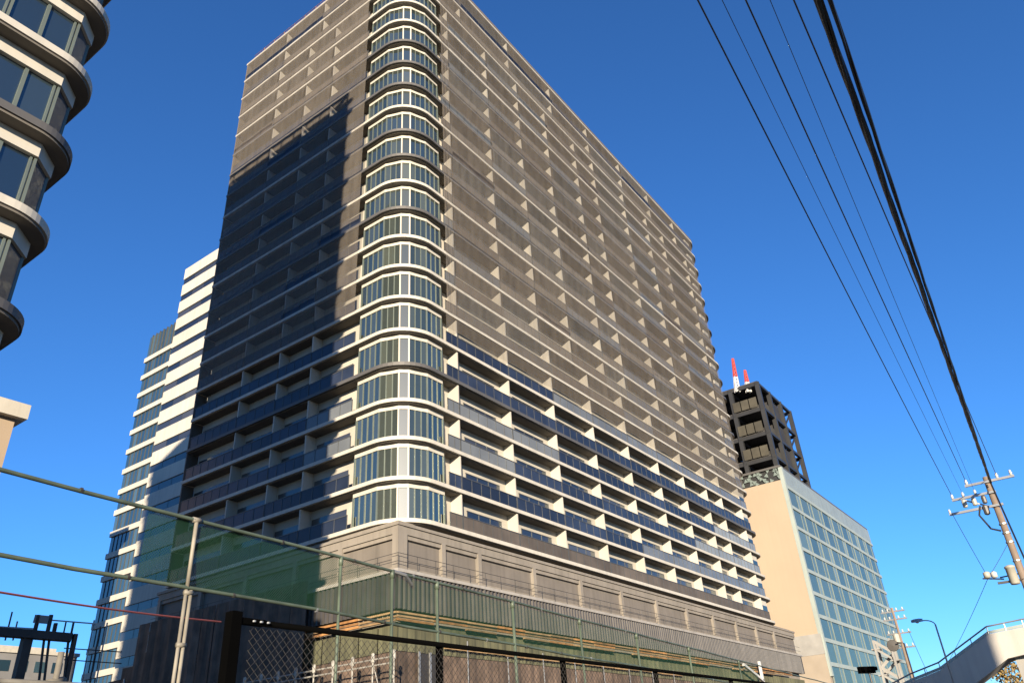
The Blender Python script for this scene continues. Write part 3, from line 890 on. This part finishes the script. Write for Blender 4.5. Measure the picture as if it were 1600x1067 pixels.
for i in range(nn):
    for j in range(2): fs.append((3 * i + j, 3 * i + 3 + j, 3 * i + 4 + j, 3 * i + 1 + j))
for i in range(38):
    x = 2.6 + i * .62; z = GT if i % 2 else GM
    MB().tube([(x - .012, gl(x), z), (x + .012, gl(x), z)], .027, 6).build('net_tie', 'black_wire' if i % 3 else 'galv', gf)
tag(MB().add(vs, fs).build('netting', 'ball_net', gf), kind='stuff')
MB().tube([(8.15, gl(8.15), GT - .12), (7.95, gl(7.95) - .05, GT - .03), (7.72, gl(7.72), GT)], .025, 6).build('bracket', 'galv', gf)
lw = MB(); lw.tube([(-4, gl(-4) + .05, 1.6 + .835 * 1.0), (10, gl(10) + .05, 1.6 + .835 * 1.0)], .045, 8)
tag(rail(1.6 + .86, -4, 4.45, .032, '').build('lower_rail', 'rust_pipe', gf), 'rusty brown lower rail left of the first post')
b = MB(); p = at(86, 1066, 8.0); b.tube([(p.x, p.y, 0), (p.x, p.y, at(90, 1018, 8.0).z)], .026, 8); b.tube([(p.x - .08, p.y - .03, 2.46), (p.x + .08, p.y + .03, 2.5)], .05, 8)
tag(b.build('stub_post', 'rust_pipe', gf, True), 'short beige stub post rising from the lower rail')
cd = MB(); pts = []
a = at(-60, 915, 9.5); b = at(345, 971, 12.5)
for i in range(21):
    t = i / 20; p = a.lerp(b, t); p.z -= .03 * math.sin(math.pi * t); pts.append(p)
tag(cd.tube(pts, .012, 6).build('red_cord', 'cord'), 'thin red cord strung behind the fence at the lower left', 'cord')

# ------------------------------------------------------------------ black chain-link fence
BY, BT = 3.55, 1.6 + .80
bf = thing('chain_link_fence', (6, BY, 0), 'black chain-link fence with square end post in front of the site', 'fence')
MB().box(2.465, 2.525, BY - .03, BY + .03, 0, BT + .005).build('end_post', 'black_steel', bf)
MB().tube([(2.6, BY, BT - .035), (30, BY, BT - .035)], .016, 8).build('top_rail', 'black_steel', bf, True)
MB().box(2.525, 2.68, BY - .02, BY + .02, BT - .05, BT - .02).build('clamp', 'black_steel', bf)
for i in range(3): MB().lathe((2.6 + i * .045, BY - .03, BT - .035), [(.002, -.006), (.009, -.004), (.009, .004), (.002, .006)], 6).build('bolt', 'galv', bf)
for x in (4.13, 5.65, 7.3, 9.2, 11.2, 13.2, 15.2, 17.2, 19.2): MB().tube([(x, BY + .03, 0), (x, BY + .03, BT - .02)], .025, 8).build('post', 'black_steel', bf, True)
ch = MB(); c = .034; zt_, zb_ = BT - .06, .1
H = zt_ - zb_
def wirequad(a, b, r=.0016):
    a = Vector(a); b = Vector(b); d = (b - a).normalized(); n1 = Vector((d.z, 0, -d.x)) * r; n2 = Vector((0, r, 0))
    vs = [p + o for p in (a, b) for o in (n1, -n1 * .5 + n2 * .87, -n1 * .5 - n2 * .87)]
    ch.add(vs, [(0, 1, 4, 3), (1, 2, 5, 4), (2, 0, 3, 5)])
x = 2.62 - H
while x < 20:
    for s_ in (0, 1):
        xa, xb = (x, x + H); za, zb2 = (zb_, zt_) if s_ == 0 else (zt_, zb_)
        if xb > 2.6:
            f_ = max(0, (2.6 - xa) / (xb - xa))
            wirequad((xa + (xb - xa) * f_, BY - .004 + s_ * .008, za + (zb2 - za) * f_), (xb, BY - .004 + s_ * .008, zb2))
    x += c * 1.41
tag(ch.build('chain_link', 'black_wire', bf), kind='stuff')

# ------------------------------------------------------------------ utility pole, wires
pb_ = at(1568, 820, 40)
PXX, PYY = pb_.x, pb_.y
ptop = at(1540, 745, 40).z
up = thing('utility_pole', (PXX, PYY, 0), 'concrete utility pole with crossarms, insulators and pale transformer at the right border', 'utility pole')
MB().tube([(PXX, PYY, 0), (PXX, PYY, ptop)], [.19, .12], 12).build('shaft', 'pole', up, True)
def arm(z, y0, y1, m='galv', w=.1):
    return MB().beam((PXX - .15, PYY + y0, z), (PXX - .15, PYY + y1, z), w).build('crossarm', m, up)
def insul(x, y, z, s=1.0):
    s *= .7
    MB().lathe((x, y, z), [(.03 * s, 0), (.07 * s, .03 * s), (.04 * s, .08 * s), (.08 * s, .11 * s), (.04 * s, .17 * s), (.06 * s, .2 * s), (.02 * s, .25 * s)], 8).build('insulator', 'porcelain', up, True)
zA, zB, zC = ptop - .25, ptop - .75, ptop - 1.35
arm(zA, -1.1, .9); arm(zB, -.2, 1.6); arm(zC, -.3, 1.9)
for y in (-1.0, -.45, .8): insul(PXX - .15, PYY + y, zA + .05, 1.4)
for y in (.6, 1.1, 1.55): insul(PXX - .15, PYY + y, zB + .05, 1.3)
for y in (1.85,): insul(PXX - .15, PYY + y, zC + .05, 1.1)
for i, y in enumerate((.35, .75, 1.15)):
    MB().lathe((PXX - .25, PYY + y, zB - .45), [(.07, 0), (.1, .04), (.1, .3), (.06, .36)], 8).build('cutout_switch', 'transformer' if i else 'rib', up)
MB().beam((PXX, PYY, zB - .7), (PXX - .15, PYY + 1.3, zB), .06).build('arm_brace', 'galv', up)
MB().lathe((PXX - .1, PYY + .36, zC - 3.35), [(.16, 0), (.19, .05), (.19, .66), (.21, .67), (.21, .74), (.1, .8)], 14).build('transformer', 'transformer', up, True)
MB().beam((PXX, PYY - .1, zC - 3.2), (PXX - .1, PYY + 1.0, zC - 3.2), .09).build('transformer_arm', 'steel', up)
q = [(PXX - .2, PYY + .6, zB - .5), (PXX - .25, PYY + .75, zC - .3), (PXX - .2, PYY + .5, zC - .95), (PXX - .1, PYY + .16, zC - 1.1)]
MB().tube(q, .04, 6).build('lead_cable', 'wire', up)
MB().lathe((PXX - .2, PYY + .42, zC - .35), [(.05, 0), (.12, .05), (.12, .4), (.05, .46)], 8).build('surge_arrester', 'rib', up)
for z in (ptop - 2.2, ptop - 2.6, ptop - 3.0, ptop - 3.8): MB().lathe((PXX, PYY, z), [(.15, 0), (.175, .01), (.175, .06), (.15, .07)], 10).build('pole_band', 'galv', up)
for i in range(8): MB().tube([(PXX, PYY, 2 + i * .9), (PXX + (.33 if i % 2 else -.33), PYY, 2 + i * .9)], .014, 5).build('step_bolt', 'galv', up)
# wires run along the street from this pole over the camera
def wire(name, x2, y2, h2, a, r, label, group=None, sag=.5, n=40, ext=1.55):
    """from point a on the pole through the spot seen at (x2,y2) at height h2, and on past the camera"""
    v = at(x2, y2, 1) - EYE; b = EYE + v * ((h2 - EYE.z) / v.z)
    a = Vector(a); end = a + (b - a) * ext; pts = []
    for i in range(n + 1):
        t = i / n; p = a.lerp(end, t)
        p.z -= sag * (4 * t * (1 - t) - 4 * (1 / ext) * (1 - 1 / ext) * t * ext * (1 if t < 1 / ext else 1))
        pts.append(p)
    o = MB().tube(pts, r, 6).build(name, 'wire')
    return tag(o, label, 'wire', group)
G = 'overhead wires along the street'
def ins(y, z): return (PXX - .15, PYY + y, z + .26)
def pa(px, py): return at(px, py, 39.6)
wire('overhead_wire', 1090, 0, 11.3, ins(1.55, zB), .013, 'leftmost of the dark overhead wires above the street', G, .35)
wire('overhead_wire', 1128, 0, 11.6, ins(1.1, zB), .006, 'fine wire between the leftmost dark wire and its neighbour', G, .35)
wire('overhead_wire', 1165, 0, 11.5, ins(.8, zA), .013, 'second dark overhead wire from the left', G, .35)
wire('overhead_wire', 1203, 0, 11.8, ins(.6, zB), .006, 'fine wire between the second and third dark wires', G, .35)
wire('overhead_wire', 1240, 0, 11.5, ins(-.45, zA), .013, 'dark overhead wire next to the thick cable bundle', G, .35)
def bundle(x2, y2, h2, a, rs, label):
    t = thing('cable_bundle', tuple(a), label, 'cable', 'thick cable bundles over the street')
    v = at(x2, y2, 1) - EYE; b = EYE + v * ((h2 - EYE.z) / v.z); a = Vector(a); end = a + (b - a) * 1.5
    for j, (r, amp, ph) in enumerate(rs):
        pts = []
        for i in range(121):
            s_ = i / 120; p = a.lerp(end, s_)
            w = s_ * 60 + ph
            p += Vector((-.83, .56, 0)) * amp * math.cos(w * .5) * 0 + Vector((.56, -.83, 0)) * amp * math.cos(w) + Vector((0, 0, 1)) * amp * math.sin(w)
            pts.append(p)
        MB().tube(pts, r, 6).build('cable', 'wire', t)
    return t
bundle(1279, 0, 8.7, pa(1547, 752), [(.030, .020, 0), (.026, .026, 2), (.022, .026, 4), (.014, .042, 1)], 'thick twisted cable bundle, left of the two at the top')
bundle(1297, 0, 8.72, pa(1549, 754), [(.020, .012, 0), (.016, .016, 3), (.012, .02, 5)], 'thinner cable bundle, right of the two at the top')
# the bundle carries on past the pole down the street
c2_ = MB(); a = pa(1547, 752); b = at(1640, 960, 36)
pts = [a.lerp(b, i / 12) for i in range(13)]
tag(c2_.tube(pts, .035, 6).build('service_cable', 'wire'), 'thick black cable running down along the utility pole', 'cable')
# drop wires
def drop(p0, p1, r, label, sag=.3):
    pts = []
    for i in range(21):
        t = i / 20; p = p0.lerp(p1, t); p.z -= sag * 4 * t * (1 - t); pts.append(p)
    return tag(MB().tube(pts, r, 5).build('drop_wire', 'wire'), label, 'wire', 'thin drop wires at the utility pole')
drop(at(1487, 801, 39.8), at(1540, 895, 40), .012, 'thin drop wire from the crossarm tip down to the small splice box', .05)
drop(at(1576, 846, 40), at(1550, 893, 40), .010, 'short drop wire from the pole to the splice box', .02)
drop(at(1545, 900, 40), at(1478, 1040, 62), .012, 'long slack drop wire from the splice box to the footbridge', .1)
drop(at(1420, 985, 90), at(1450, 1052, 75), .02, 'thin wire low down beside the green glass office front', .1)
sx = thing('splice_box', tuple(at(1550, 898, 40)), 'small pale splice box hanging between drop wires left of the pole', 'splice box')
a = at(1550, 898, 40)
MB().lathe(a + Vector((-.25, .17, -.14)), [(.04, 0), (.14, .03), (.14, .24), (.05, .28)], 10).build('casing', 'transformer', sx, True)
MB().lathe(a + Vector((.1, -.07, -.12)), [(.04, 0), (.13, .03), (.13, .22), (.05, .28)], 10).build('casing', 'porcelain', sx, True)
MB().beam(a + Vector((-.5, .34, -.16)), a + Vector((.5, -.34, -.16)), .05).build('hanger', 'steel', sx)
MB().beam(a + Vector((.35, -.24, -.1)), (PXX, PYY, a.z - .1), .05).build('bracket', 'steel', sx)

# ------------------------------------------------------------------ footbridge
FX = 60.0
def on(px, py):
    v = at(px, py, 1) - EYE; return EYE + v * (FX / v.x)
tops = [on(1760, 948), on(1600, 979), on(1545, 990), on(1470, 1046), on(1425, 1064), on(1385, 1085)]
bots = [on(1760, 1000), on(1600, 1022), on(1575, 1028), on(1515, 1075), on(1450, 1100), on(1385, 1120)]
fb = thing('footbridge', (FX, 4, 0), 'pale concrete footbridge with stair flight at the lower right', 'footbridge')
def girder(n0, n1, name):
    vs = []; fs = []
    for i in range(n0, n1 + 1):
        t, b = tops[i], bots[i]
        for xo in (0, 2.6): vs += [(FX + xo, t.y, t.z), (FX + xo, t.y, b.z) if False else (FX + xo, b.y, b.z)]
    m = n1 - n0
    for i in range(m):
        p, q = 4 * i, 4 * i + 4
        fs += [(p, p + 1, q + 1, q), (p + 2, q + 2, q + 3, p + 3), (p, q, q + 2, p + 2), (p + 1, p + 3, q + 3, q + 1)]
    fs += [(0, 2, 3, 1), (4 * m, 4 * m + 1, 4 * m + 3, 4 * m + 2)]
    return MB().add(vs, fs).build(name, 'bridge', fb)
girder(0, 2, 'deck_girder'); girder(2, 3, 'stair_flight'); girder(3, 5, 'landing')
for i in range(5):
    a, b = tops[i], tops[i + 1]
    up_ = Vector((0, 0, .45))
    MB().tube([a + up_, b + up_], .05, 6).build('handrail', 'galv', fb)
    MB().beam(a + Vector((.05, 0, .1)), b + Vector((.05, 0, .1)), .08, .16).build('coping', 'mint', fb)
    L = (b - a).length; n = max(2, int(L / 1.2))
    for j in range(n):
        p = a.lerp(b, j / n); MB().tube([p, p + up_], .03, 5).build('baluster', 'galv', fb)
for pt_ in (on(1600, 1022), on(1750, 1000)):
    MB().box(FX + .7, FX + 1.9, pt_.y - .6, pt_.y + .6, 0, pt_.z + .15).build('pier', 'concrete', fb)
MB().box(FX + .7, FX + 1.9, tops[4].y - .5, tops[4].y + .5, 0, bots[4].z + .2).build('pier', 'concrete', fb)

# ------------------------------------------------------------------ street lamps, signal, far pole
def lamp(pole_px, head_px, d, label, r=.07):
    b = at(*pole_px, d); h = at(*head_px, d)
    t = thing('street_lamp', (b.x, b.y, 0), label, 'street lamp', 'street lamps by the footbridge')
    top = Vector((b.x, b.y, h.z - .3))
    bend = [Vector((b.x, b.y, 0)), top]
    for i in range(1, 9):
        u_ = i / 8; ang = u_ * math.pi / 2
        bend.append(Vector((b.x, b.y, top.z)) + (Vector((h.x, h.y, top.z)) - Vector((b.x, b.y, top.z))) * (1 - math.cos(ang)) * .75 + Vector((0, 0, .35 * math.sin(ang))))
    MB().tube(bend, [r * 1.3] + [r] + [r * .7] * 8, 8).build('pole', 'galv', t, True)
    e = bend[-1]; d_ = (h - e); d_.z = 0; d_.normalize()
    s_ = Vector((-d_.y, d_.x, 0))
    vs = []
    for f_, w, zz in ((0, .05, .02), (.2, .14, .05), (.5, .16, .04), (.7, .08, 0)):
        c_ = e + d_ * f_
        vs += [c_ + s_ * w + Vector((0, 0, -.04)), c_ - s_ * w + Vector((0, 0, -.04)), c_ - s_ * w * .6 + Vector((0, 0, zz + .1)), c_ + s_ * w * .6 + Vector((0, 0, zz + .1))]
    fs = [(0, 1, 2, 3), (12, 15, 14, 13)]
    for i in range(3):
        for j in range(4): fs.append((4 * i + j, 4 * i + 4 + j, 4 * i + 4 + (j + 1) % 4, 4 * i + (j + 1) % 4))
    hd_ = MB().add(vs, fs).build('lamp_head', 'galv', t)
    MB().lathe(e + d_ * .35 + Vector((0, 0, -.12)), [(.04, 0), (.1, .04), (.12, .075)], 10).build('lens', 'porcelain', t)
    return t
lamp((1482, 1040), (1437, 971), 58, 'slim street lamp with curved arm in front of the footbridge stair', .05)
cp = at(1414, 1010, 75)
mr_ = thing('traffic_mirror', (cp.x, cp.y, 0), 'round dark traffic mirror on a bent arm before the green glass front', 'traffic mirror')
MB().tube([(cp.x, cp.y, 0), (cp.x, cp.y, cp.z + .3), (cp.x - .5, cp.y + .4, cp.z + .35)], .06, 6).build('pole', 'steel', mr_)
c_ = at(1395, 1008, 75)
dv = (EYE - c_).normalized(); sx_ = dv.cross(Vector((0, 0, 1))).normalized(); sy_ = sx_.cross(dv)
vs = [c_ + dv * .06]; fs = []
for rr_, dd in ((.42, .02), (.46, -.02), (.36, -.14)):
    for j in range(16): t = j * math.pi / 8; vs.append(c_ + sx_ * rr_ * math.cos(t) + sy_ * rr_ * math.sin(t) + dv * dd)
for j in range(16):
    fs.append((0, 1 + j, 1 + (j + 1) % 16))
    for g_ in (0, 16): fs.append((1 + g_ + j, 17 + g_ + j, 17 + g_ + (j + 1) % 16, 1 + g_ + (j + 1) % 16))
fs.append(tuple(range(33, 49)))
MB().add(vs, fs).build('disc', 'dark_deck', mr_)
# far pole with equipment in front of the office corner
fp = at(1408, 1000, 95)
p2 = thing('utility_pole', (fp.x, fp.y, 0), 'far slender utility pole with cluttered arms before the green glass front', 'utility pole')
zt2 = at(1386, 950, 95).z
MB().tube([(fp.x, fp.y, 0), (fp.x, fp.y, zt2)], [.2, .13], 10).build('shaft', 'pole', p2)
for i, dz in enumerate((.4, 1.2, 2.6, 4.0)):
    MB().beam((fp.x, fp.y - 1.2, zt2 - dz), (fp.x, fp.y + 1.2, zt2 - dz), .14).build('crossarm', 'galv', p2)
    for y in (-1, -.4, .5, 1.0): MB().lathe((fp.x, fp.y + y, zt2 - dz + .06), [(.05, 0), (.11, .06), (.06, .12), (.1, .2), (.03, .3)], 8).build('insulator', 'porcelain', p2)
MB().lathe((fp.x - .4, fp.y + .3, zt2 - 3.6), [(.25, 0), (.3, .05), (.3, .9), (.1, 1.0)], 12).build('transformer', 'transformer', p2)
# outdoor stair tower before the office front
a = at(1388, 1040, 112)
kb = thing('stair_tower', (a.x, a.y, 0), 'pale zigzag outdoor stair tower in front of the green glass front', 'stair')
kz = at(1380, 1006, 112).z
SW = 1.9
for dx, dy in ((0, 0), (0, SW), (1.6, 0), (1.6, SW)):
    MB().box(a.x + dx - .12, a.x + dx + .12, a.y + dy - SW / 2 - .12, a.y + dy - SW / 2 + .12, 0, kz + .6).build('post', 'concrete', kb)
for i in range(int(kz / 1.5)):
    z0 = i * 1.5; y0, y1 = (a.y - SW / 2, a.y + SW / 2) if i % 2 else (a.y + SW / 2, a.y - SW / 2)
    x_ = a.x + (.1 if i % 2 else .85)
    MB().beam((x_ + .35, y0, z0 + .2), (x_ + .35, y1, z0 + 1.7), .65, .25).build('flight', 'concrete', kb)
    MB().beam((x_ - .05, y0, z0 + 1.1), (x_ - .05, y1, z0 + 2.6), .06, .35).build('stringer_panel', 'concrete', kb)
    MB().box(a.x, a.x + 1.6, y1 - .5, y1 + .5, z0 + 1.6, z0 + 1.75).build('landing', 'concrete', kb)
a = at(1357, 1046, 80)
ts = thing('traffic_signal', (a.x, a.y, 0), 'dark traffic signal head seen from behind before the office block', 'traffic signal')
MB().tube([(a.x, a.y, 0), (a.x, a.y, a.z + .2)], .08, 8).build('pole', 'steel', ts)
MB().beam(a + Vector((-.9, .6, 0)), a + Vector((.5, -.35, 0)), .35, .55).build('housing', 'black_steel', ts)
for i in range(3):
    cc = a + Vector((-.7 + i * .48, .46 - i * .33, .05)) - Vector((.2, .2, 0)); MB().beam(cc, cc - Vector((.2, .3, 0)), .3).build('visor', 'black_steel', ts)

# ------------------------------------------------------------------ autumn tree under the footbridge
def tree(base, h, rad, label, seed, m='leaf_autumn'):
    rn = random.Random(seed)
    t = thing('autumn_tree', (base.x, base.y, 0), label, 'tree')
    tk = MB(); tk.tube([(base.x, base.y, 0), (base.x + .1, base.y, h * .45), (base.x, base.y + .1, h * .8)], [.22, .15, .05], 8)
    for i in range(7):
        an = rn.uniform(0, 6.28); z0 = h * rn.uniform(.35, .6)
        tk.tube([(base.x, base.y, z0), (base.x + math.cos(an) * rad * .6, base.y + math.sin(an) * rad * .6, z0 + h * .25)], [.08, .03], 6)
    tk.build('trunk', 'bark', t)
    lf = MB()
    cl = [(rn.uniform(-1, 1), rn.uniform(-1, 1), rn.uniform(-1, 1), rn.uniform(.25, .5)) for _ in range(26)]
    for cx, cy, cz, cs in cl:
        if cx * cx + cy * cy + cz * cz > 1.2: continue
        for _ in range(150):
            d = Vector((rn.gauss(0, 1), rn.gauss(0, 1), rn.gauss(0, 1))) * cs * .5
            p = Vector((base.x, base.y, h * .72)) + Vector(((cx + d.x) * rad, (cy + d.y) * rad, (cz + d.z) * h * .3))
            a_ = Vector((rn.uniform(-1, 1), rn.uniform(-1, 1), rn.uniform(-1, 1))).normalized() * .16
            b_ = a_.cross(Vector((rn.uniform(-1, 1), rn.uniform(-1, 1), rn.uniform(-1, 1)))).normalized() * .11
            lf.add([p - a_, p + b_, p + a_, p - b_], [(0, 1, 2, 3)])
    lf.build('crown', m, t)
b = at(1570, 1075, 90); tree(b, at(1565, 1040, 90).z + .6, 3.2, 'yellow brown autumn tree seen under the footbridge', 5)

# ------------------------------------------------------------------ unseen slim building behind the viewer, added to shade the bridge stair
pbx = thing('shade_building', (2, -33, 0), 'unseen slim building behind the viewer, added to shade the footbridge stair', 'building')
PB = MB()
e1 = Vector((math.cos(SUN_TH), math.sin(SUN_TH), 0)); e2 = Vector((-math.sin(SUN_TH), math.cos(SUN_TH), 0))
def pq(t, w, z): return e1 * t + e2 * w + Vector((0, 0, z))
t0 = Vector((3, -31.3, 0)).dot(e1)
def slab_q(name, m, ta, tb, wa, wb, za, zb_):
    vs = [pq(t0 + t, w, z) for z in (za, zb_) for w in (wa, wb) for t in (ta, tb)]
    return MB().add(vs, [(0, 2, 3, 1), (4, 5, 7, 6), (0, 1, 5, 4), (2, 6, 7, 3), (0, 4, 6, 2), (1, 3, 7, 5)]).build(name, m, pbx)
slab_q('wall', 'cream', -10, 0, -30.3, -24.0, 0, 25.0)
slab_q('parapet', 'dark_edge', -10.2, .2, -30.4, -23.9, 25.003, 25.4)
for i in range(7):
    for j in range(3): slab_q('window', 'pane_far', .01, .06, -29.9 + j * 1.95, -28.4 + j * 1.95, 1.2 + i * 3.4, 3.0 + i * 3.4)
# low blocks seen under the walkway
for i, (x, y, d, w, h, lab) in enumerate(((-5, 1012, 190, 22, 18, 'low grey block seen under the elevated walkway'), (60, 1022, 170, 14, 16, 'low pale block right of the walkway pier'))):
    p = at(x, y, d); q = thing('low_block', (p.x, p.y, 0), lab, 'building', 'low blocks far off at the lower left')
    MB().box(p.x - w / 2, p.x + w / 2, p.y, p.y + 12, 0, p.z).build('wall', 'city', q)
    MB().box(p.x - w / 2 - .3, p.x + w / 2 + .3, p.y - .3, p.y + 12.3, p.z + .003, p.z + .6).build('roof_edge', 'cream', q)
    for k in range(5):
        for j in range(int(w / 3)):
            MB().box(p.x - w / 2 + .8 + j * 3, p.x - w / 2 + 2.6 + j * 3, p.y - .05, p.y + .02, p.z - 3 - k * 3.2, p.z - 1.2 - k * 3.2).build('window', 'pane_far', q)
            MB().box(p.x - w / 2 - .05, p.x - w / 2 + .02, p.y + .8 + j * 3, p.y + 2.6 + j * 3, p.z - 3 - k * 3.2, p.z - 1.2 - k * 3.2).build('window', 'pane_far', q) if j < 4 else None
